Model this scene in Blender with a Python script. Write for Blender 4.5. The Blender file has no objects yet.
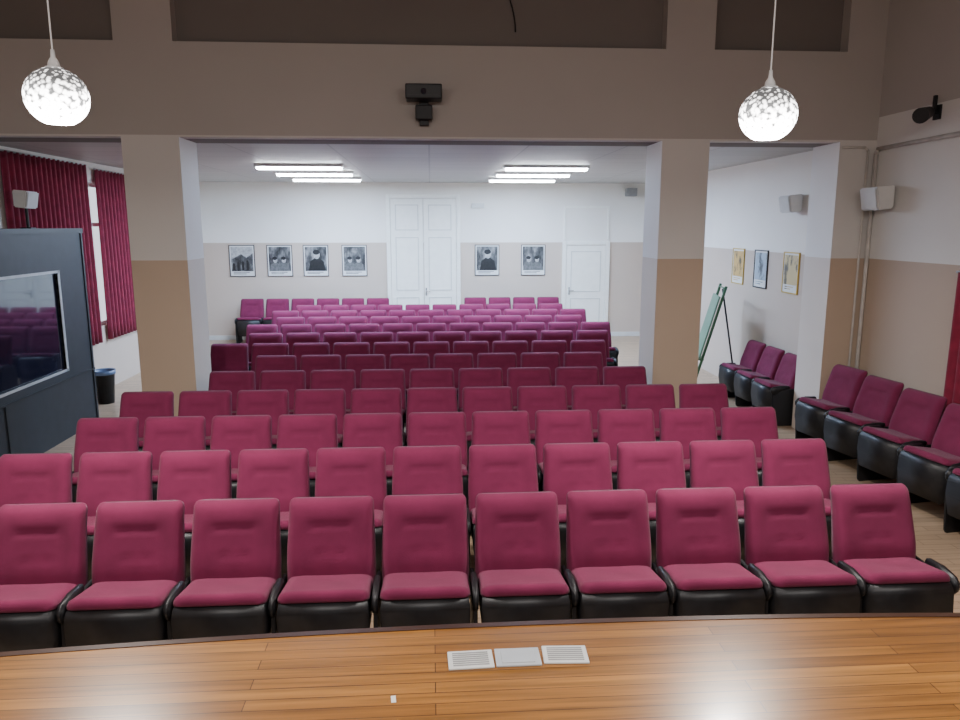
import bpy, bmesh, math, random
from mathutils import Vector, Matrix
random.seed(7)
scene=bpy.context.scene
coll=scene.collection

# ------------------------------------------------------------ materials
def newmat(name):
    m=bpy.data.materials.new(name); m.use_nodes=True
    nt=m.node_tree; b=nt.nodes['Principled BSDF']
    return m,nt,b
def mat(name,col,rough=.6,metal=0.,var=.12,scale=8.,bump=0.,bscale=200.,emis=None,estr=0.,sheen=0.,spec=None,coat=0.):
    m,nt,b=newmat(name)
    tc=nt.nodes.new('ShaderNodeTexCoord')
    n=nt.nodes.new('ShaderNodeTexNoise'); n.inputs['Scale'].default_value=scale; n.inputs['Detail'].default_value=4
    nt.links.new(tc.outputs['Object'],n.inputs['Vector'])
    r=nt.nodes.new('ShaderNodeValToRGB')
    r.color_ramp.elements[0].position=.3; r.color_ramp.elements[1].position=.7
    r.color_ramp.elements[0].color=(*[c*(1-var) for c in col],1)
    r.color_ramp.elements[1].color=(*[min(1,c*(1+var)) for c in col],1)
    nt.links.new(n.outputs['Fac'],r.inputs['Fac'])
    nt.links.new(r.outputs['Color'],b.inputs['Base Color'])
    b.inputs['Roughness'].default_value=rough; b.inputs['Metallic'].default_value=metal
    if sheen: b.inputs['Sheen Weight'].default_value=sheen
    if spec is not None: b.inputs['Specular IOR Level'].default_value=spec
    if coat: b.inputs['Coat Weight'].default_value=coat
    if bump:
        n2=nt.nodes.new('ShaderNodeTexNoise'); n2.inputs['Scale'].default_value=bscale
        nt.links.new(tc.outputs['Object'],n2.inputs['Vector'])
        bp=nt.nodes.new('ShaderNodeBump'); bp.inputs['Strength'].default_value=bump; bp.inputs['Distance'].default_value=.01
        nt.links.new(n2.outputs['Fac'],bp.inputs['Height']); nt.links.new(bp.outputs['Normal'],b.inputs['Normal'])
    if emis:
        b.inputs['Emission Color'].default_value=(*emis,1); b.inputs['Emission Strength'].default_value=estr
    return m
def wallmat(name,upper,lower,zsplit=2.18,shade_top=None,ztop=3.5):
    m,nt,b=newmat(name)
    g=nt.nodes.new('ShaderNodeNewGeometry'); s=nt.nodes.new('ShaderNodeSeparateXYZ')
    nt.links.new(g.outputs['Position'],s.inputs[0])
    gt=nt.nodes.new('ShaderNodeMath'); gt.operation='GREATER_THAN'; gt.inputs[1].default_value=zsplit
    nt.links.new(s.outputs['Z'],gt.inputs[0])
    mx=nt.nodes.new('ShaderNodeMix'); mx.data_type='RGBA'
    mx.inputs['A'].default_value=(*lower,1); mx.inputs['B'].default_value=(*upper,1)
    nt.links.new(gt.outputs[0],mx.inputs['Factor'])
    out=mx.outputs['Result']
    if shade_top:
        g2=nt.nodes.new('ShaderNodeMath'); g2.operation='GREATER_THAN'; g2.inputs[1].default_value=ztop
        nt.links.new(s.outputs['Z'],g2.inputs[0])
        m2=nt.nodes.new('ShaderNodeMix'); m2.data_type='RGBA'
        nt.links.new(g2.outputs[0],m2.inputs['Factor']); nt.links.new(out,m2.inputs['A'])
        m2.inputs['B'].default_value=(*shade_top,1); out=m2.outputs['Result']
    n=nt.nodes.new('ShaderNodeTexNoise'); n.inputs['Scale'].default_value=1.3; n.inputs['Detail'].default_value=6
    nt.links.new(g.outputs['Position'],n.inputs['Vector'])
    mr=nt.nodes.new('ShaderNodeMapRange'); mr.inputs['To Min'].default_value=.94; mr.inputs['To Max'].default_value=1.05
    nt.links.new(n.outputs['Fac'],mr.inputs['Value'])
    ml=nt.nodes.new('ShaderNodeVectorMath'); ml.operation='SCALE'
    nt.links.new(out,ml.inputs[0]); nt.links.new(mr.outputs[0],ml.inputs['Scale'])
    nt.links.new(ml.outputs[0],b.inputs['Base Color'])
    b.inputs['Roughness'].default_value=.65
    n2=nt.nodes.new('ShaderNodeTexNoise'); n2.inputs['Scale'].default_value=60
    nt.links.new(g.outputs['Position'],n2.inputs['Vector'])
    bp=nt.nodes.new('ShaderNodeBump'); bp.inputs['Strength'].default_value=.06; bp.inputs['Distance'].default_value=.01
    nt.links.new(n2.outputs['Fac'],bp.inputs['Height']); nt.links.new(bp.outputs['Normal'],b.inputs['Normal'])
    return m
def plankmat(name,c1,c2,mortar,bw,rh,rough,msize=.004,grain=.35,coat=0.):
    m,nt,b=newmat(name)
    g=nt.nodes.new('ShaderNodeNewGeometry')
    br=nt.nodes.new('ShaderNodeTexBrick')
    br.inputs['Scale'].default_value=1; br.inputs['Brick Width'].default_value=bw; br.inputs['Row Height'].default_value=rh
    br.inputs['Mortar Size'].default_value=msize; br.inputs['Bias'].default_value=0; br.offset=.37
    br.inputs['Color1'].default_value=(*c1,1); br.inputs['Color2'].default_value=(*c2,1); br.inputs['Mortar'].default_value=(*mortar,1)
    nt.links.new(g.outputs['Position'],br.inputs['Vector'])
    mp=nt.nodes.new('ShaderNodeMapping'); mp.inputs['Scale'].default_value=(1.2,28,1)
    nt.links.new(g.outputs['Position'],mp.inputs['Vector'])
    n=nt.nodes.new('ShaderNodeTexNoise'); n.inputs['Scale'].default_value=1.6; n.inputs['Detail'].default_value=6
    nt.links.new(mp.outputs[0],n.inputs['Vector'])
    mr=nt.nodes.new('ShaderNodeMapRange'); mr.inputs['From Min'].default_value=.3; mr.inputs['From Max'].default_value=.7
    mr.inputs['To Min'].default_value=1-grain; mr.inputs['To Max'].default_value=1+grain
    nt.links.new(n.outputs['Fac'],mr.inputs['Value'])
    ml=nt.nodes.new('ShaderNodeVectorMath'); ml.operation='SCALE'
    nt.links.new(br.outputs['Color'],ml.inputs[0]); nt.links.new(mr.outputs[0],ml.inputs['Scale'])
    nt.links.new(ml.outputs[0],b.inputs['Base Color'])
    b.inputs['Roughness'].default_value=rough; b.inputs['Coat Weight'].default_value=coat; b.inputs['Coat Roughness'].default_value=.15
    bp=nt.nodes.new('ShaderNodeBump'); bp.inputs['Strength'].default_value=.08; bp.inputs['Distance'].default_value=.002
    nt.links.new(br.outputs['Fac'],bp.inputs['Height']); bp.invert=True
    nt.links.new(bp.outputs['Normal'],b.inputs['Normal'])
    return m

M={}
M['fabric']=mat('magenta_fabric',(.178,.0215,.066),.9,var=.14,scale=5,bump=.25,bscale=350,sheen=.10,spec=.15)
M['black']=mat('black_plastic',(.009,.009,.011),.45,var=.3,scale=20,bump=.08,bscale=500)
M['blackmetal']=mat('black_metal',(.014,.014,.016),.5,metal=.2)
M['wall']=wallmat('hall_paint_shade_top',(.74,.72,.69),(.49,.38,.295),shade_top=(.47,.435,.405),ztop=3.75)  # upper band is darkened to put the shade into the wall colour
M['wallrear']=wallmat('rear_paint',(.86,.83,.78),(.58,.48,.40))
M['pillar']=wallmat('pillar_paint_shade_top',(.64,.61,.58),(.50,.38,.285),shade_top=(.44,.40,.37),ztop=3.5)  # beam zone darkened in colour for its unlit face; paint itself is cream
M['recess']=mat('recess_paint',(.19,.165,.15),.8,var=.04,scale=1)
M['floor']=plankmat('hall_floor_wood',(.46,.33,.22),(.38,.27,.18),(.20,.14,.09),.6,.09,.35,.003,.15)
M['deck']=plankmat('stage_wood',(.40,.175,.036),(.215,.085,.017),(.09,.034,.010),1.7,.058,.30,.0018,.32,coat=.9)
M['darkwood']=mat('dark_wood_nosing',(.05,.02,.011),.3)
M['white']=mat('white_paint',(.82,.83,.84),.5,var=.03)
M['doorwhite']=mat('white_door_paint',(.92,.91,.85),.4,var=.03)
M['doorgrey']=mat('door_moulding_grey',(.66,.66,.62),.6,var=.03)  # greyer tone for the raised panel mouldings
M['curtain']=mat('crimson_curtain',(.22,.012,.040),.9,var=.2,bump=.2,sheen=.1)
M['booth']=mat('blue_grey_booth_panel',(.015,.019,.025),.55,var=.15)
M['alu']=mat('aluminium_trim',(.50,.52,.54),.45,metal=.2,var=.06)
M['glassdark']=mat('dark_glass',(.012,.013,.028),.07,var=.2,scale=2,coat=.6)
M['chrome']=mat('chrome',(.8,.8,.8),.2,metal=.8,var=.03)
M['pipe']=mat('painted_pipe',(.56,.52,.48),.5)
M['offwhite']=mat('offwhite_plastic',(.66,.66,.64),.5,var=.05)
M['grille']=mat('grey_grille',(.30,.30,.30),.6)
M['frameblk']=mat('black_frame',(.02,.02,.02),.4)
M['frameylw']=mat('brass_frame',(.60,.42,.08),.4)
M['paper']=mat('white_paper',(.75,.75,.73),.6,var=.04)
M['green']=mat('green_easel_paint',(.05,.15,.07),.4)
M['board']=mat('green_board',(.12,.24,.15),.5,var=.15,scale=3)
M['liner']=mat('blue_bin_liner',(.12,.18,.30),.4)
M['tube']=mat('fluorescent_diffuser',(.9,.93,1),.5,emis=(.86,.93,1),estr=60,var=.02)
M['windowglow']=mat('frosted_pane',(.8,.88,.95),.3,emis=(.8,.92,1),estr=1.3,var=.02)
M['bulb']=mat('lit_bulb',(1,1,1),.5,emis=(1,.95,.9),estr=120,var=.01)
M['strip']=mat('dark_strip',(.009,.012,.016),.5)
M['printlight']=mat('print_light_grey',(.42,.42,.42),.4,var=.3,scale=20)
M['printdark']=mat('print_black',(.015,.015,.015),.4,var=.3,scale=20)
M['printmid']=mat('print_mid_grey',(.14,.14,.14),.4,var=.3,scale=20)
def globemat():
    m,nt,b=newmat('cut_crystal_shade')
    tc=nt.nodes.new('ShaderNodeTexCoord')
    v=nt.nodes.new('ShaderNodeTexVoronoi'); v.inputs['Scale'].default_value=40
    n=nt.nodes.new('ShaderNodeTexNoise'); n.inputs['Scale'].default_value=30; n.inputs['Detail'].default_value=2
    nt.links.new(tc.outputs['Object'],v.inputs['Vector']); nt.links.new(tc.outputs['Object'],n.inputs['Vector'])
    s=nt.nodes.new('ShaderNodeSeparateXYZ'); nt.links.new(tc.outputs['Object'],s.inputs[0])
    zr=nt.nodes.new('ShaderNodeMapRange'); zr.inputs['From Min'].default_value=-.14; zr.inputs['From Max'].default_value=.12
    zr.inputs['To Min'].default_value=-.55; zr.inputs['To Max'].default_value=.08
    nt.links.new(s.outputs['Z'],zr.inputs['Value'])
    ad=nt.nodes.new('ShaderNodeMath'); ad.operation='ADD'
    nt.links.new(v.outputs['Distance'],ad.inputs[0]); nt.links.new(n.outputs['Fac'],ad.inputs[1])
    a2=nt.nodes.new('ShaderNodeMath'); a2.operation='ADD'
    nt.links.new(ad.outputs[0],a2.inputs[0]); nt.links.new(zr.outputs[0],a2.inputs[1])
    r=nt.nodes.new('ShaderNodeValToRGB')
    r.color_ramp.elements[0].position=.70; r.color_ramp.elements[0].color=(1,.97,.95,1)
    r.color_ramp.elements[1].position=1.12; r.color_ramp.elements[1].color=(.05,.05,.05,1)
    nt.links.new(a2.outputs[0],r.inputs['Fac'])
    nt.links.new(r.outputs['Color'],b.inputs['Base Color']); nt.links.new(r.outputs['Color'],b.inputs['Emission Color'])
    es=nt.nodes.new('ShaderNodeMapRange'); es.inputs['From Min'].default_value=-.16; es.inputs['From Max'].default_value=.08
    es.inputs['To Min'].default_value=34; es.inputs['To Max'].default_value=3.0
    nt.links.new(s.outputs['Z'],es.inputs['Value']); nt.links.new(es.outputs[0],b.inputs['Emission Strength'])
    b.inputs['Roughness'].default_value=.1
    return m
M['globe']=globemat()
def ceilmat():
    m,nt,b=newmat('acoustic_tile_ceiling')
    g=nt.nodes.new('ShaderNodeNewGeometry')
    br=nt.nodes.new('ShaderNodeTexBrick'); br.offset=0
    br.inputs['Scale'].default_value=1; br.inputs['Brick Width'].default_value=1.2; br.inputs['Row Height'].default_value=.6
    br.inputs['Mortar Size'].default_value=.012
    br.inputs['Color1'].default_value=(.50,.50,.47,1); br.inputs['Color2'].default_value=(.46,.46,.43,1); br.inputs['Mortar'].default_value=(.36,.36,.34,1)
    nt.links.new(g.outputs['Position'],br.inputs['Vector']); nt.links.new(br.outputs['Color'],b.inputs['Base Color'])
    b.inputs['Roughness'].default_value=.5
    return m
M['ceil']=ceilmat()
def photomat(name,seed,tint=(1,1,1)):
    m,nt,b=newmat(name)
    tc=nt.nodes.new('ShaderNodeTexCoord'); mp=nt.nodes.new('ShaderNodeMapping'); mp.inputs['Location'].default_value=(seed*3.1,seed*1.7,seed)
    mp.inputs['Scale'].default_value=(1,1,.5)
    nt.links.new(tc.outputs['Object'],mp.inputs['Vector'])
    n=nt.nodes.new('ShaderNodeTexNoise'); n.inputs['Scale'].default_value=7; n.inputs['Detail'].default_value=5
    n.inputs['Roughness'].default_value=.6
    nt.links.new(mp.outputs[0],n.inputs['Vector'])
    r=nt.nodes.new('ShaderNodeValToRGB'); e=r.color_ramp.elements
    e[0].position=.38; e[0].color=(.03*tint[0],.03*tint[1],.03*tint[2],1)
    e[1].position=.66; e[1].color=(.32*tint[0],.32*tint[1],.32*tint[2],1)
    x=e.new(.51); x.color=(.10*tint[0],.10*tint[1],.10*tint[2],1)
    if tint!=(1,1,1):
        e[0].position=.34; x.position=.42; e[-1].position=.5
        e[-1].color=(.5*tint[0],.5*tint[1],.5*tint[2],1)
    nt.links.new(n.outputs['Fac'],r.inputs['Fac']); nt.links.new(r.outputs['Color'],b.inputs['Base Color'])
    b.inputs['Roughness'].default_value=.35
    return m

# ------------------------------------------------------------ helpers
def bbox(bm,x0,x1,y0,y1,z0,z1,bev=0.,seg=2):
    vs=[bm.verts.new(p) for p in [(x0,y0,z0),(x1,y0,z0),(x1,y1,z0),(x0,y1,z0),(x0,y0,z1),(x1,y0,z1),(x1,y1,z1),(x0,y1,z1)]]
    fs=[bm.faces.new([vs[i] for i in f]) for f in [(0,3,2,1),(4,5,6,7),(0,1,5,4),(1,2,6,5),(2,3,7,6),(3,0,4,7)]]
    if bev:
        es=list({e for f in fs for e in f.edges})
        bmesh.ops.bevel(bm,geom=es,offset=bev,segments=seg,affect='EDGES',profile=.5)
def cyl(bm,p0,p1,r0,r1=None,n=16,caps=True):
    if r1 is None: r1=r0
    p0=Vector(p0);p1=Vector(p1);d=(p1-p0).normalized()
    a=d.orthogonal().normalized(); b=d.cross(a)
    A=[bm.verts.new(p0+r0*(a*math.cos(t)+b*math.sin(t))) for t in [2*math.pi*i/n for i in range(n)]]
    B=[bm.verts.new(p1+r1*(a*math.cos(t)+b*math.sin(t))) for t in [2*math.pi*i/n for i in range(n)]]
    for i in range(n): bm.faces.new([A[i],A[(i+1)%n],B[(i+1)%n],B[i]])
    if caps: bm.faces.new(A[::-1]); bm.faces.new(B)
def lathe(bm,prof,n=32,cx=0,cy=0):
    rings=[]
    for r,z in prof:
        rings.append([bm.verts.new((cx+r*math.cos(2*math.pi*i/n),cy+r*math.sin(2*math.pi*i/n),z)) for i in range(n)])
    for a,b in zip(rings,rings[1:]):
        for i in range(n): bm.faces.new([a[i],a[(i+1)%n],b[(i+1)%n],b[i]])
def fin(name,bm,m,parent=None,smooth=False,loc=(0,0,0),rot=(0,0,0)):
    bmesh.ops.remove_doubles(bm,verts=bm.verts,dist=1e-6)
    bmesh.ops.recalc_face_normals(bm,faces=bm.faces)
    me=bpy.data.meshes.new(name); bm.to_mesh(me); bm.free()
    if smooth:
        for p in me.polygons: p.use_smooth=True
    me.materials.append(m)
    o=bpy.data.objects.new(name,me); coll.objects.link(o)
    o.location=loc; o.rotation_euler=rot
    if parent: o.parent=parent
    return o
def prism(bm,poly,x0,x1,bev=0.):
    A=[bm.verts.new((x0,y,z)) for y,z in poly]; B=[bm.verts.new((x1,y,z)) for y,z in poly]
    fs=[bm.faces.new(A[::-1]),bm.faces.new(B)]
    n=len(poly)
    for i in range(n): fs.append(bm.faces.new([A[i],A[(i+1)%n],B[(i+1)%n],B[i]]))
    if bev:
        es=list({e for f in fs for e in f.edges})
        bmesh.ops.bevel(bm,geom=es,offset=bev,segments=2,affect='EDGES')
def empty(name,label,cat,loc=(0,0,0),rot=(0,0,0),group=None):
    o=bpy.data.objects.new(name,None); coll.objects.link(o); o.empty_display_size=.1
    o.location=loc;o.rotation_euler=rot
    tag(o,label,cat,group); return o
def tag(o,label,cat,group=None,kind=None):
    o['label']=label;o['category']=cat
    if group:o['group']=group
    if kind:o['kind']=kind
    return o
def struct(name,boxes,m,label,cat,side=None):
    bm=bmesh.new()
    for b in boxes: bbox(bm,*b)
    o=fin(name,bm,m); tag(o,label,cat,kind='structure')
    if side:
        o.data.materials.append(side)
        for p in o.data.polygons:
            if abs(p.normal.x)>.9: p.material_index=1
    return o

# ------------------------------------------------------------ room constants
XL,XR,XRR=-5.15,5.05,4.90
YP0,YP1=8.35,8.95
YB=17.0; CZ=3.5; HZ=5.4; YF=-3.5
struct('floor',[(XL-.2,XR+.2,YF-.2,YB+.2,-.15,0)],M['floor'],'worn brown wooden plank floor of the hall','floor')
struct('ceiling',[(XL-.2,XR+.2,YP1,YB+.2,CZ,CZ+.15)],M['ceil'],'low tiled ceiling over the rear seating','ceiling')
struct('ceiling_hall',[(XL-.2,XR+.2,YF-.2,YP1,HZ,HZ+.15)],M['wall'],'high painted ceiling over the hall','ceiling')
struct('wall_back',[(XL-.2,XR+.2,YB,YB+.2,0,CZ)],M['wallrear'],'rear wall, white above a beige dado','wall')
wy0,wy1,wz0,wz1=9.75,13.9,1.0,3.2
struct('wall_left',[(XL-.2,XL,YF,wy0,0,HZ),(XL-.2,XL,wy1,YB,0,HZ),(XL-.2,XL,wy0,wy1,0,wz0),(XL-.2,XL,wy0,wy1,wz1,HZ)],M['wallrear'],'side wall with curtained windows','wall')
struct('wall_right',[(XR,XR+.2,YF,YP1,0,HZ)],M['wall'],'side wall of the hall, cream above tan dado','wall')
struct('wall_right_rear',[(XRR,XR+.2,YP1,YB,0,CZ)],M['wallrear'],'side wall of the rear area with framed pictures','wall')
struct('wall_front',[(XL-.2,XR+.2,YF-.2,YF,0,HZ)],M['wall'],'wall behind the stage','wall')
PL0,PL1,PR0,PR1,PW=-3.25,-2.65,2.58,3.12,4.62
RZ=4.44
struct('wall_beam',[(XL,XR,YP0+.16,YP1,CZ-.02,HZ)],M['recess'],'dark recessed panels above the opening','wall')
struct('trim_1',[(XL,XR,YP0,YP0+.16,CZ-.02,RZ),(PL0,PL1,YP0,YP0+.16,RZ,HZ),(PR0,PR1,YP0,YP0+.16,RZ,HZ),(PW,XR,YP0,YP0+.16,RZ,HZ)],M['pillar'],'deep cream beam spanning the opening, shade put into its colour','beam')
sidem=wallmat('pillar_side_tone',(.84,.83,.82),(.70,.62,.55))  # paler tone for the faces turned sideways
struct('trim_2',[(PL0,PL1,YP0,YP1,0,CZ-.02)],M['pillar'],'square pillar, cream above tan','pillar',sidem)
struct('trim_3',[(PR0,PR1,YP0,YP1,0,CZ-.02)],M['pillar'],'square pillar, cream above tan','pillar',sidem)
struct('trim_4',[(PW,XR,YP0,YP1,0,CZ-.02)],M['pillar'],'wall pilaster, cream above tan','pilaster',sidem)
struct('baseboard_back',[(XL+.01,-.97,YB-.02,YB,0,.10),(.67,3.05,YB-.02,YB,0,.10),(4.1,XRR,YB-.02,YB,0,.1)],M['offwhite'],'pale skirting board','baseboard')
struct('baseboard_right',[(XR-.02,XR,2.0,YP0,0,.10)],M['offwhite'],'pale skirting board','baseboard')

w=empty('window_1','tall bright frosted window between crimson curtains','window',(XL-.1,(wy0+wy1)/2,wz0)); w['kind']='structure'
L=(wy1-wy0)/2;Hh=wz1-wz0
bm=bmesh.new()
for y in (-L+.03,-L/3,L/3,L-.03): bbox(bm,-.03,.05,y-.03,y+.03,0,Hh)
for z in (0,Hh*.7,Hh-.06): bbox(bm,-.03,.05,-L,L,z,z+.06)
fin('frame',bm,M['white'],w)
bm=bmesh.new(); bbox(bm,-.02,0,-L+.01,L-.01,.01,Hh-.01); fin('pane',bm,M['windowglow'],w)

def door(name,cx,wd,h,leafs,label,panels):
    d=empty(name,label,'door',(cx,YB,0)); d['kind']='structure'
    bm=bmesh.new()
    bbox(bm,-wd/2-.09,-wd/2,-.06,0,0,h+.09,.008);bbox(bm,wd/2,wd/2+.09,-.06,0,0,h+.09,.008);bbox(bm,-wd/2,wd/2,-.06,0,h,h+.09,.008)
    fin('door_frame',bm,M['doorwhite'],d)
    lw=wd/leafs
    for i in range(leafs):
        x0=-wd/2+i*lw
        bm=bmesh.new(); bbox(bm,x0+.006,x0+lw-.006,-.035,-.001,.01,h-.01,.004)
        leaf=fin('door_leaf',bm,M['doorwhite'],d)
        bm=bmesh.new()
        for (z0,z1) in panels:
            t=.02; a0=x0+.11;a1=x0+lw-.11
            for b_ in [(a0,a1,z0,z0+t),(a0,a1,z1-t,z1),(a0,a0+t,z0+t,z1-t),(a1-t,a1,z0+t,z1-t)]:
                bbox(bm,b_[0],b_[1],-.045,-.034,b_[2],b_[3])
        fin('panel_moulding',bm,M['doorgrey'],leaf)
    bm=bmesh.new(); hx=(.05 if leafs==2 else -wd/2+.08)
    bbox(bm,hx-.015,hx+.015,-.05,-.034,.98,1.16,.003); cyl(bm,(hx,-.05,1.08),(hx,-.08,1.08),.01,n=10); cyl(bm,(hx,-.085,1.08),(hx+.1,-.085,1.08),.01,n=10)
    fin('handle',bm,M['chrome'],d)
door('door_1',-.15,1.48,3.16,2,'tall white double door with moulded panels',[(.15,.95),(1.1,2.3),(2.45,3.02)])
door('door_2',3.57,.92,2.12,1,'white panelled single door beside beige wall',[(.15,.9),(1.05,1.98)])
struct('trim_5',[(3.05,3.09,YB-.03,YB,2.25,2.95),(4.05,4.09,YB-.03,YB,2.25,2.95),(3.05,4.09,YB-.03,YB,2.95,3.0)],M['doorwhite'],'white moulding above the single door','trim')

# ------------------------------------------------------------ stage
def edgeY(x): return 2.695-.020*(x-.5)**2
st=empty('stage_platform','raised stage with glossy orange-brown plank deck','stage',(0,0,0))
NX=48; xs=[XL+.02+(XR-XL-.04)*i/NX for i in range(NX+1)]
def slab(bm,f0,f1,z0,z1):
    r=[]
    for x in xs:
        r.append([bm.verts.new((x,f0(x),z0)),bm.verts.new((x,f1(x),z0)),bm.verts.new((x,f1(x),z1)),bm.verts.new((x,f0(x),z1))])
    for a,b in zip(r,r[1:]):
        for k in range(4): bm.faces.new([a[k],a[(k+1)%4],b[(k+1)%4],b[k]])
    bm.faces.new(r[0]); bm.faces.new(r[-1][::-1])
bm=bmesh.new(); slab(bm,lambda x:YF+.01,lambda x:edgeY(x)-.03,.94,1.0); fin('deck',bm,M['deck'],st)
bm=bmesh.new(); slab(bm,lambda x:edgeY(x)-.03,lambda x:edgeY(x),.92,1.003); fin('nosing',bm,M['darkwood'],st)
bm=bmesh.new(); slab(bm,lambda x:edgeY(x)-.10,lambda x:edgeY(x)-.05,0,.94); fin('fascia',bm,M['darkwood'],st)

def plate(name,x,y,rot,m,label,vents):
    e=empty(name,label,'floor socket',(x,y,1.0),(0,0,rot),'floor sockets set in the stage deck')
    bm=bmesh.new(); bbox(bm,-.082,.082,-.055,.055,0,.008,.003); fin('cover',bm,m,e)
    if vents:
        bm=bmesh.new()
        for k in range(7): bbox(bm,-.065,.065,-.04+k*.0125,-.034+k*.0125,.0075,.0095)
        fin('lid_grooves',bm,M['grille'],e)
    else:
        bm=bmesh.new(); bbox(bm,-.06,.06,-.04,.04,.0075,.010,.001); fin('lid',bm,M['alu'],e)
plate('floor_socket',.128,2.44,.03,M['offwhite'],'white vented floor socket cover on stage deck',True)
plate('floor_socket',.30,2.445,0,M['alu'],'brushed metal floor socket cover on stage deck',False)
plate('floor_socket',.475,2.45,-.05,M['offwhite'],'white vented floor socket cover on stage deck',True)
bm=bmesh.new(); bbox(bm,-.008,.008,-.018,.018,0,.001); p=fin('paper_scrap',bm,M['paper'],loc=(-.14,2.235,1.0005),rot=(0,0,.1)); tag(p,'tiny white paper scrap on the stage deck','paper')

# ------------------------------------------------------------ chairs
def smooth(a,b,x):
    t=max(0,min(1,(x-a)/(b-a))); return t*t*(3-2*t)
SX=.0170
def pad(w,h,t,r,fn,nu=22,nv=24,pw=6,back=0.,taper=0.):
    bm=bmesh.new(); F=[];B=[]
    for j in range(nv+1):
        v=.5+.5*math.sin(math.pi/2*(2*j/nv-1)); z=v*h
        W=w/2
        if z>h-r: W=w/2-r+math.sqrt(max(0,r*r-(z-(h-r))**2))
        if z<r*.5: q=r*.5; W=w/2-q+math.sqrt(max(0,q*q-(q-z)**2))
        W-=taper*smooth(.35,1,v)
        f=[];b=[]
        for i in range(nu+1):
            u=math.sin(math.pi/2*(2*i/nu-1))
            e=math.sqrt(max(0,1-abs(u)**pw))*math.sqrt(max(0,1-abs(2*v-1)**12))
            y=-(e*(t+fn(u,v)))
            f.append(bm.verts.new((u*W+SX,y,z))); b.append(bm.verts.new((u*W+SX,back*e,z)))
        F.append(f);B.append(b)
    for G in (F,B):
        for j in range(nv):
            for i in range(nu):
                bm.faces.new([G[j][i],G[j][i+1],G[j+1][i+1],G[j+1][i]])
    bmesh.ops.remove_doubles(bm,verts=bm.verts,dist=1e-5)
    return bm
def recline(bm,z0,y0,k=.22):
    for v in bm.verts:
        z=v.co.z; v.co.y+= y0+k*z+.05*z*z-.02*math.sin(z*5); v.co.z=z0+z
def fback(u,v):
    a=abs(u)
    s=.007*smooth(.52,.72,a)*(1-smooth(.9,1,a))
    vc=.775-.05*(a/.6)**2
    c=-.011*math.exp(-((v-vc)/.014)**2)*(1-smooth(.5,.62,a))
    vside=-.006*math.exp(-((a-.64)/.025)**2)*smooth(.1,.2,v)*(1-smooth(.68,.78,v))
    lum=.013*math.exp(-((v-.38)/.18)**2)-.008*math.exp(-((v-.52+.10*a)/.014)**2)*(1-smooth(.45,.6,a))
    hd=.007*smooth(.78,.86,v)*(1-smooth(.5,.7,a))
    return s+c+vside+lum+hd
bm=pad(.520,.570,.062,.034,fback,26,34,14,taper=.012); recline(bm,.39,-.155)
back_me=fin('backrest',bm,M['fabric'],smooth=True)
bm=pad(.506,.570,-.004,.036,lambda u,v:0,14,14,back=.035,taper=.013); recline(bm,.39,-.150)
bshell=fin('back_shell',bm,M['black'],smooth=True)
bm=pad(.500,.385,.055,.05,lambda u,v:-.008*math.exp(-(u/.5)**2)*math.exp(-((v-.45)/.3)**2)+.006*smooth(.8,.95,v),18,18,10)
for v in bm.verts:
    x,y,z=v.co; v.co=Vector((x,-.14-z,.488-y+.16*z))
seat=fin('seat',bm,M['fabric'],smooth=True)
bm=bmesh.new()
A=[(-.235,-.11,.492),(.235,-.11,.492),(.235,-.523,.551),(-.235,-.523,.551)]
Bq=[(-.242,-.11,.43),(.242,-.11,.43),(.246,-.548,.50),(-.246,-.548,.50)]
Bm=[(-.240,-.12,.35),(.240,-.12,.35),(.243,-.555,.37),(-.243,-.555,.37)]
C=[(-.222,-.15,.22),(.222,-.15,.22),(.222,-.53,.19),(-.222,-.53,.19)]
R=[[bm.verts.new((p[0]+SX,p[1],p[2])) for p in q] for q in (A,Bq,Bm,C)]
for a,b in zip(R,R[1:]):
    for k in range(4): bm.faces.new([a[k],a[(k+1)%4],b[(k+1)%4],b[k]])
bm.faces.new(R[0]);bm.faces.new(R[-1][::-1])
bmesh.ops.bevel(bm,geom=list(bm.edges),offset=.010,segments=2,affect='EDGES')
sshell=fin('seat_shell',bm,M['black'],smooth=True)
def legmesh(x):
    bm=bmesh.new()
    prism(bm,[(-.46,0),(-.48,.03),(-.50,.30),(-.49,.46),(-.43,.52),(-.12,.53),(-.07,.42),(-.08,.25),(-.03,.03),(-.02,0)],x-.011,x+.011,.004)
    return fin('leg',bm,M['blackmetal'])
def armmesh(x):
    bm=bmesh.new()
    prism(bm,[(-.49,.45),(-.525,.49),(-.525,.535),(-.49,.565),(-.38,.577),(-.26,.572),(-.245,.555),(-.25,.53),(-.40,.51),(-.44,.45)],x-.0155,x+.0155,.007)
    return fin('armrest',bm,M['black'],smooth=True)
legL,legR,armL,armR=legmesh(-.2585),legmesh(.2935),armmesh(-.2585),armmesh(.2935)
proto=[back_me,bshell,seat,sshell]
for o in proto+[legL,legR,armL,armR]: coll.objects.unlink(o)
def chair(x,y,rot,end,label,group,sc=1.):
    e=bpy.data.objects.new('auditorium_chair',None); e.empty_display_size=.1
    e.location=(x,y,0); e.rotation_euler=(0,0,rot); e.scale=(sc,sc,sc); coll.objects.link(e)
    tag(e,label,'chair',group)
    parts=proto+[legL,armL]+([legR,armR] if end else [])
    for p in parts:
        c=p.copy(); coll.objects.link(c); c.parent=e
lab='magenta upholstered auditorium chair with black shell'
P=.553
def row(k,xlist,y=None,label=lab+' and armrests'):
    y=4.27+1.0*(k-1) if y is None else y
    for i,x in enumerate(xlist):
        end=(i==len(xlist)-1) or abs(xlist[i+1]-x-P)>.01
        chair(x-SX,y,0,end,label,'rows of auditorium chairs')
def cent(c,n): return [c+P*(i-(n-1)/2) for i in range(n)]
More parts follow.
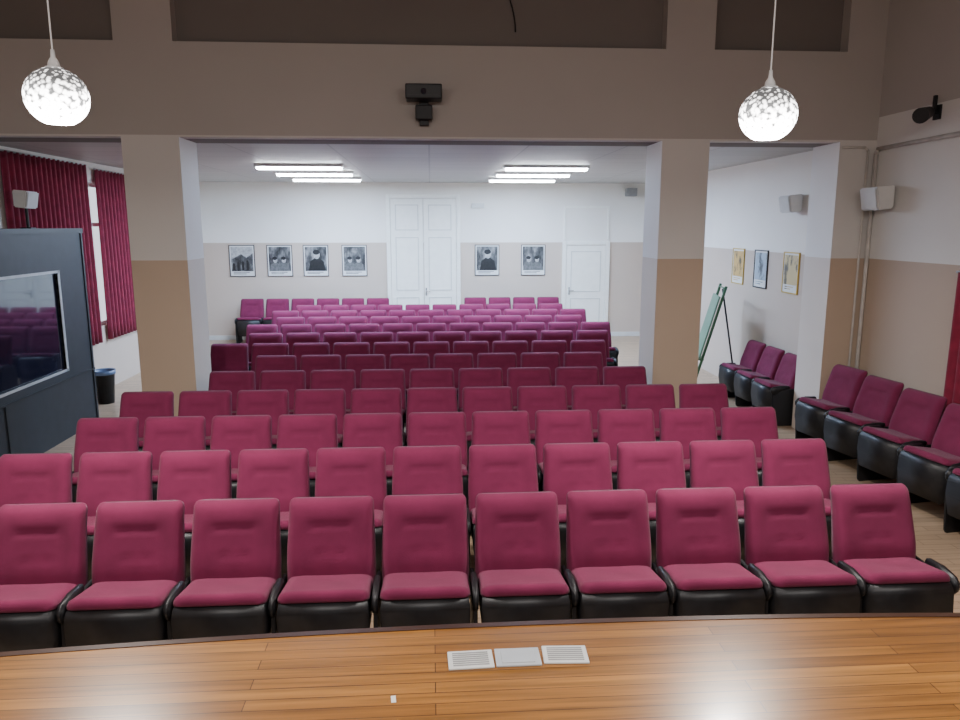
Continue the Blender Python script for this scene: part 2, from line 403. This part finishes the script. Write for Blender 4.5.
row(1,[-.05+P*(i-4) for i in range(10)],label=lab+', facing the stage edge')
row(2,[-.04+P*(i-5) for i in range(11)])
row(3,cent(.04,11)); row(4,cent(0,11)); row(5,cent(0,9)); row(6,cent(0,8))
row(7,[P*(i-5) for i in range(10)])
row(8,cent(0,10)); row(9,cent(0,11)); row(10,cent(0,10)); row(11,cent(0,11)); row(12,cent(0,10))
row(13,[-3.95+P*i for i in range(6)]+[1.0+P*i for i in range(4)],y=16.72,label=lab+', against the beige wall')
for i in range(5): chair(4.81,8.02-.645*i,-math.radians(80),True,'magenta auditorium chair with black sides against the wall','chairs along the side wall')
for i in range(3): chair(4.80,9.29+.57*i,-math.radians(87),True,'magenta auditorium chair standing below framed pictures','chairs below the framed pictures',sc=.92)
for o in proto+[legL,legR,armL,armR]: bpy.data.objects.remove(o)

# ------------------------------------------------------------ booth
bx=-4.43; by0,by1=4.6,9.88; bz=2.52; bxl=-4.97
bo=empty('control_booth','dark blue-grey control booth with large framed window','booth',(bx,by1,0))
def rel(b): return (b[0]-bx,b[1]-bx,b[2]-by1,b[3]-by1,b[4],b[5])
Wy0,Wy1,Wz0,Wz1=5.6,9.15,.84,2.0
bm=bmesh.new()
for b in [(bx-.05,bx,by0,Wy0,0,bz),(bx-.05,bx,Wy1,by1,0,bz),(bx-.05,bx,Wy0,Wy1,0,Wz0),(bx-.05,bx,Wy0,Wy1,Wz1,bz),
          (bxl,bx-.05,by1-.05,by1,0,bz),(bxl,bx-.05,by0,by0+.05,0,bz),(bxl,bx-.05,by0+.05,by1-.05,bz-.05,bz)]:
    bbox(bm,*rel(b))
fin('body',bm,M['booth'],bo)
bm=bmesh.new()
for y in (4.62,6.2,7.8,9.84): bbox(bm,*rel((bx,bx+.012,y-.02,y+.02,0,.70)))
bbox(bm,*rel((bx,bx+.012,9.82,9.86,.72,bz-.06)))
bbox(bm,*rel((bx,bx+.015,by0,by1,bz-.06,bz)))
bbox(bm,*rel((bx,bx+.012,by0,by1,.70,.72)))
fin('panel_strips',bm,M['strip'],bo)
bm=bmesh.new()
for b in [(bx-.02,bx+.008,Wy0-.03,Wy1+.03,Wz0-.03,Wz0),(bx-.02,bx+.008,Wy0-.03,Wy1+.03,Wz1,Wz1+.03),(bx-.02,bx+.008,Wy0-.03,Wy0,Wz0,Wz1),(bx-.02,bx+.008,Wy1,Wy1+.045,Wz0-.03,Wz1+.03)]:
    bbox(bm,*rel(b))
fin('window_frame',bm,M['alu'],bo)
bm=bmesh.new(); bbox(bm,*rel((bx-.035,bx-.025,Wy0,Wy1,Wz0,Wz1))); fin('window_glass',bm,M['glassdark'],bo)

# ------------------------------------------------------------ curtains
def curtain(x,y0,y1,z0,z1,label,amp=.035,wl=.13):
    e=empty('curtain',label,'curtain',(x,(y0+y1)/2,z0),group='crimson curtains')
    bm=bmesh.new(); n=int((y1-y0)/.012); L=(y1-y0)/2; cols=[]
    for i in range(n+1):
        y=-L+2*L*i/n; c=[]
        for j in range(13):
            f=j/12; a=amp*(1-.35*f)
            c.append(bm.verts.new((a*math.sin(2*math.pi*y/wl+.6*math.sin(y*3.1)+.3*f),y,f*(z1-z0))))
        cols.append(c)
    for a,b in zip(cols,cols[1:]):
        for j in range(12): bm.faces.new([a[j],b[j],b[j+1],a[j+1]])
    o=fin('drape',bm,M['curtain'],e,smooth=True)
    s=o.modifiers.new('thick','SOLIDIFY'); s.thickness=.004
    bm=bmesh.new(); cyl(bm,(0,-L-.03,z1-z0+.0),(0,L+.03,z1-z0+.0),.012)
    fin('curtain_rod',bm,M['alu'],e,smooth=True)
curtain(-5.09,9.46,11.66,.78,3.44,'long crimson pleated curtain over the window')
curtain(-5.09,11.98,14.1,.78,3.40,'long crimson pleated curtain over the window')
curtain(4.99,3.6,6.72,.12,2.12,'crimson pleated curtain on the side wall',amp=.03)

# ------------------------------------------------------------ trash bin
tb=empty('trash_bin','black waste bin with blue-grey liner by the booth','bin',(-4.76,10.9,0))
bm=bmesh.new(); lathe(bm,[(.0,.0),(.11,.0),(.145,.46),(.155,.46),(.155,.48),(.138,.48),(.105,.02),(0,.02)],24); fin('bin_body',bm,M['black'],tb,smooth=True)
bm=bmesh.new(); lathe(bm,[(.13,.36),(.137,.485),(.158,.49),(.162,.44),(.156,.43)],24); fin('liner',bm,M['liner'],tb,smooth=True)

# ------------------------------------------------------------ posters
def flat(bm,pts,y):
    bm.faces.new([bm.verts.new((px,y,pz)) for px,pz in pts])
def ell(cx,cz,a,b,n=20): return [(cx+a*math.cos(2*math.pi*i/n),cz+b*math.sin(2*math.pi*i/n)) for i in range(n)]
def poster(x,y,z,rot,w,h,seed,fm,label,group,cat='poster',tint=(1,1,1),scene_kind=None):
    e=empty('framed_picture',label,cat,(x,y,z),(0,0,rot),group)
    bm=bmesh.new(); f=.016
    for b in [(-w/2,w/2,-.02,0,-h/2,-h/2+f),(-w/2,w/2,-.02,0,h/2-f,h/2),(-w/2,-w/2+f,-.02,0,-h/2+f,h/2-f),(w/2-f,w/2,-.02,0,-h/2+f,h/2-f)]: bbox(bm,*b)
    fin('frame',bm,fm,e)
    bm=bmesh.new(); bbox(bm,-w/2+f,w/2-f,-.012,0,-h/2+f,h/2-f); fin('mount',bm,M['paper'],e)
    bm=bmesh.new(); bbox(bm,-w/2+.04,w/2-.04,-.015,-.011,-h/2+.12,h/2-.04)
    for k in range(2): bbox(bm,-w/2+.08,w/2-.12-.08*k,-.0145,-.011,-h/2+.085-.03*k,-h/2+.097-.03*k)
    pr=fin('print',bm,photomat('print_%d'%seed,seed,tint),e)
    zb=-h/2+.12; zt=h/2-.04
    if scene_kind=='street':
        bm=bmesh.new(); flat(bm,[(-.24,zt),(-.24,zt-.28),(-.02,zt-.16),(.10,zt-.24),(.24,zt-.14),(.24,zt)],-.0155); fin('printed_sky',bm,M['printlight'],pr)
        bm=bmesh.new()
        for k in range(4): flat(bm,[(-.21+.1*k,zb+.02),(-.16+.1*k,zb+.02),(-.16+.1*k,zb+.16+.02*k),(-.185+.1*k,zb+.19+.02*k),(-.21+.1*k,zb+.16+.02*k)],-.0156)
        fin('printed_arches',bm,M['printdark'],pr)
    elif scene_kind:
        n=1 if scene_kind=='one' else 2
        bm=bmesh.new()
        for k in range(n):
            cx=(.02 if n==1 else -.10+.19*k); s=1.25 if n==1 else .85
            flat(bm,[(cx-.15*s,zb+.002),(cx+.15*s if cx+.15*s<.235 else .235,zb+.002),(cx+.12*s,zb+.17*s),(cx+.04*s,zb+.23*s),(cx-.04*s,zb+.23*s),(cx-.12*s,zb+.17*s)],-.0155-.0001*k)
        fin('printed_body',bm,M['printdark'] if seed%2 else M['printmid'],pr)
        bm=bmesh.new()
        for k in range(n):
            cx=(.02 if n==1 else -.10+.19*k); s=1.25 if n==1 else .85
            flat(bm,ell(cx,zb+.29*s,.055*s,.075*s),-.0158)
        fin('printed_face',bm,M['printlight'],pr)
        bm=bmesh.new()
        for k in range(n):
            cx=(.02 if n==1 else -.10+.19*k); s=1.25 if n==1 else .85
            flat(bm,[(px,pz) for px,pz in ell(cx-.01,zb+.335*s,.062*s,.045*s)],-.0160)
        fin('printed_hair',bm,M['printdark'],pr)
kinds=['street','two','one','two','one','two']
for i,x in enumerate((-4.20,-3.37,-2.57,-1.71,1.29,2.35)):
    poster(x,YB,1.78,0,.56,.70,i+1,M['frameblk'],'black-framed monochrome photograph on the beige rear wall','framed photographs on the rear wall',scene_kind=kinds[i])
for i,(y,fm,t) in enumerate(((11.57,M['frameylw'],(1.2,.75,.2)),(10.75,M['frameblk'],(.7,.9,1.1)),(9.82,M['frameylw'],(1.2,.95,.45)))):
    poster(XRR,y,1.92,-math.pi/2,.44,.56,i+11,fm,'small framed colour picture on the side wall','framed pictures on the side wall',tint=t)
poster(XRR,15.6,1.7,-math.pi/2,.4,.55,21,M['frameylw'],'small framed reddish picture near the corner','framed pictures on the side wall',tint=(1,.3,.25))

# ------------------------------------------------------------ easel
ea=empty('easel','green folding easel holding a slim green board','easel',(4.34,11.12,0),(0,0,-.235))
bm=bmesh.new()
for y in (-.30,.30): cyl(bm,(-.30,y,.0),(.14,y*.95,1.66),.022,n=10)
for z,x in ((.52,-.16),(1.62,.13)): cyl(bm,(x,-.29,z),(x,.29,z),.014,n=10)
fin('front_legs',bm,M['green'],ea,smooth=True)
bm=bmesh.new(); cyl(bm,(.13,0,1.6),(.42,0,.0),.014,n=10); fin('rear_leg',bm,M['blackmetal'],ea,smooth=True)
bm=bmesh.new(); bbox(bm,-.012,.012,-.32,.32,0,.98,.003)
b=fin('board',bm,M['board'],ea,loc=(-.20,0,.56),rot=(0,math.radians(14.8),0))
bm=bmesh.new(); bbox(bm,-.24,-.13,-.31,.31,.53,.55); fin('tray',bm,M['green'],ea)

# ------------------------------------------------------------ wall speakers etc
def speaker(x,y,z,rot,label,s=1.,pole=0):
    e=empty('wall_speaker',label,'speaker',(x,y,z),(0,0,rot),'wall speakers')
    bm=bmesh.new(); poly=[(-.24*s,.09*s),(-.20*s,-.13*s),(-.05*s,-.11*s),(-.05*s,.11*s)]
    prism(bm,poly,-.15*s,.15*s,.012); fin('cabinet',bm,M['offwhite'],e)
    bm=bmesh.new(); A=[(-.243*s,.075*s),(-.206*s,-.115*s),(-.211*s,-.116*s),(-.248*s,.074*s)]
    prism(bm,A,-.13*s,.13*s); fin('grille',bm,M['offwhite'],e)
    bm=bmesh.new()
    if pole:
        cyl(bm,(0,-.12,-pole),(0,-.12,-.10),.018,n=12); bbox(bm,-.06,.06,-.18,-.06,-pole,-pole+.012)
    else: bbox(bm,-.03,.03,-.055*s,0,-.04,.04)
    fin('bracket',bm,M['blackmetal'],e)
speaker(XR,8.0,2.86,-math.pi/2,'white wedge-shaped speaker on the side wall',1.1)
speaker(XRR,9.70,2.85,-math.pi/2,'white wedge-shaped speaker above the pictures',1.0)
speaker(-4.93,9.36,2.87,math.pi/2,'white wedge-shaped speaker on a stand over the booth',.9,pole=.35)
e=empty('corner_speaker','small dark box speaker high on the rear wall','speaker',(4.55,YB,3.3))
bm=bmesh.new(); bbox(bm,-.12,.12,-.2,-.04,-.09,.09,.01); fin('cabinet',bm,M['grille'],e)
bm=bmesh.new(); bbox(bm,-.03,.03,-.05,.004,-.03,.03); fin('bracket',bm,M['blackmetal'],e)
bm=bmesh.new(); bbox(bm,-.14,.14,-.05,.004,-.05,.05); o=fin('emergency_light',bm,M['offwhite'],loc=(1.08,YB,3.0)); tag(o,'slim white emergency light on the rear wall','light')
e=empty('wall_projector','black box spotlight on a bracket fixed to the beam','spotlight',(-.05,YP0,3.93))
bm=bmesh.new(); bbox(bm,-.19,.19,-.30,-.06,-.08,.07,.012); bbox(bm,-.16,.16,-.305,-.295,-.045,.04); fin('housing',bm,M['black'],e)
bm=bmesh.new(); bbox(bm,-.05,.05,-.08,0,-.32,-.04,.005); bbox(bm,-.09,.09,-.16,-.05,-.27,-.12,.01); fin('bracket',bm,M['blackmetal'],e)
bm=bmesh.new(); cyl(bm,(0,-.30,-.01),(0,-.32,-.01),.03,n=20); fin('lens',bm,M['glassdark'],e)
e=empty('spotlight','small dark spotlight on a bracket high on side wall','spotlight',(XR,7.35,3.66))
bm=bmesh.new(); cyl(bm,(-.10,.0,0),(-.30,-.18,-.06),.055,.075,n=18); fin('head',bm,M['blackmetal'],e)
bm=bmesh.new(); bbox(bm,-.12,0,-.02,.02,-.02,.02); bbox(bm,-.02,0,-.05,.05,-.07,.07); bbox(bm,-.06,-.03,-.015,.015,0,.16); fin('bracket',bm,M['blackmetal'],e)
def pipe(pts,r,label,name,m='pipe'):
    bm=bmesh.new()
    for a,b in zip(pts,pts[1:]): cyl(bm,a,b,r,n=12)
    for a in pts[1:-1]: bmesh.ops.create_uvsphere(bm,u_segments=12,v_segments=8,radius=r,matrix=Matrix.Translation(a))
    o=fin(name,bm,M[m],smooth=True); tag(o,label,'pipe')
    return o
pipe([(XR-.025,8.30,0.0),(XR-.025,8.30,3.35),(XR-.03,8.27,3.40),(XR-.03,4.0,3.44)],.022,'painted conduit pipe running down the side wall','conduit_pipe')
pipe([(PW+.02,YP0-.015,3.42),(XR-.14,YP0-.015,3.42),(XR-.10,YP0-.015,3.38),(XR-.10,YP0-.015,0.0)],.014,'thin painted cable duct beside the pilaster','cable_duct')
pts=[(.73+.22*math.sin(t*math.pi/2),YP0+.145,5.35-.85*t+.12*t*t) for t in [i/8 for i in range(9)]]
o=pipe(pts,.007,'thin dark cable hanging over the recessed panel','hanging_cable','blackmetal'); o['category']='cable'

# ------------------------------------------------------------ rear ceiling lights
for x0 in (-2.02,1.86):
    for y in (12.05,13.6,15.2):
        e=empty('ceiling_light','long fluorescent ceiling light with white diffuser','ceiling light',(x0,y,CZ),group='fluorescent lights on the rear ceiling')
        bm=bmesh.new(); bbox(bm,-.68,.68,-.10,.10,-.05,0,.004); fin('housing',bm,M['white'],e)
        bm=bmesh.new(); bbox(bm,-.65,.65,-.08,.08,-.085,-.05,.008); fin('diffuser',bm,M['tube'],e)
        ld=bpy.data.lights.new('fluorescent_lamp','AREA'); ld.shape='RECTANGLE'; ld.size=1.3; ld.size_y=.16; ld.energy=140; ld.color=(.43,.64,1)
        lo=bpy.data.objects.new('fluorescent_lamp',ld); coll.objects.link(lo); lo.parent=e; lo.location=(0,0,-.095)

# ------------------------------------------------------------ pendants
def pendant(x,y,z):
    e=empty('pendant_lamp','lit round cut-crystal pendant lamp with white cap','pendant lamp',(x,y,z),group='crystal globe pendant lamps')
    R=.165
    bm=bmesh.new(); prof=[]
    for i in range(29):
        a=math.radians(14+ (154-14)*i/28); prof.append((R*math.sin(a),R*math.cos(a)*.95))
    lathe(bm,prof,40); o=fin('shade',bm,M['globe'],e,smooth=True)
    s=o.modifiers.new('t','SOLIDIFY'); s.thickness=.004
    bm=bmesh.new(); lathe(bm,[(.0,.25),(.010,.25),(.013,.21),(.028,.185),(.032,.162),(.046,.157),(.046,.147),(0,.147)],24); fin('cap',bm,M['white'],e,smooth=True)
    bm=bmesh.new(); cyl(bm,(0,0,.24),(0,0,HZ-z-.02),.0045,n=8); fin('cord',bm,M['white'],e)
    bm=bmesh.new(); lathe(bm,[(0,HZ-z),(.06,HZ-z),(.055,HZ-z-.03),(0,HZ-z-.05)],20); fin('ceiling_rose',bm,M['white'],e)
    bm=bmesh.new(); bmesh.ops.create_uvsphere(bm,u_segments=20,v_segments=12,radius=.06,matrix=Matrix.Translation((0,0,-.08))); fin('bulb',bm,M['bulb'],e,smooth=True)
    ld=bpy.data.lights.new('pendant_bulb','AREA'); ld.shape='DISK'; ld.size=.14; ld.energy=95; ld.color=(1,.95,.90)
    lo=bpy.data.objects.new('pendant_bulb',ld); coll.objects.link(lo); lo.parent=e; lo.location=(0,0,-.165)
pendant(-2.05,4.43,3.25); pendant(2.01,4.46,3.20)
for x in (-2.2,0,2.2):  # unseen area lights added above the stage to brighten seats and deck
    ld=bpy.data.lights.new('added_fill_light','AREA'); ld.shape='RECTANGLE'; ld.size=1.3; ld.size_y=.4; ld.energy=74; ld.color=(1,.96,.92)
    lo=bpy.data.objects.new('added_fill_light',ld); coll.objects.link(lo); lo.location=(x,.6,4.3); lo.rotation_euler=(math.radians(22),0,0)

wd=bpy.data.worlds.new('world'); scene.world=wd; wd.use_nodes=True
wd.node_tree.nodes['Background'].inputs[0].default_value=(.5,.5,.55,1); wd.node_tree.nodes['Background'].inputs[1].default_value=.1

cam=bpy.data.cameras.new('camera'); co=bpy.data.objects.new('camera',cam); coll.objects.link(co)
cam.sensor_width=36; cam.lens=27.75; cam.clip_start=.05
co.location=(0,0,2.55); co.rotation_euler=(math.radians(90-10.27),0,math.radians(-3.8))
scene.camera=co
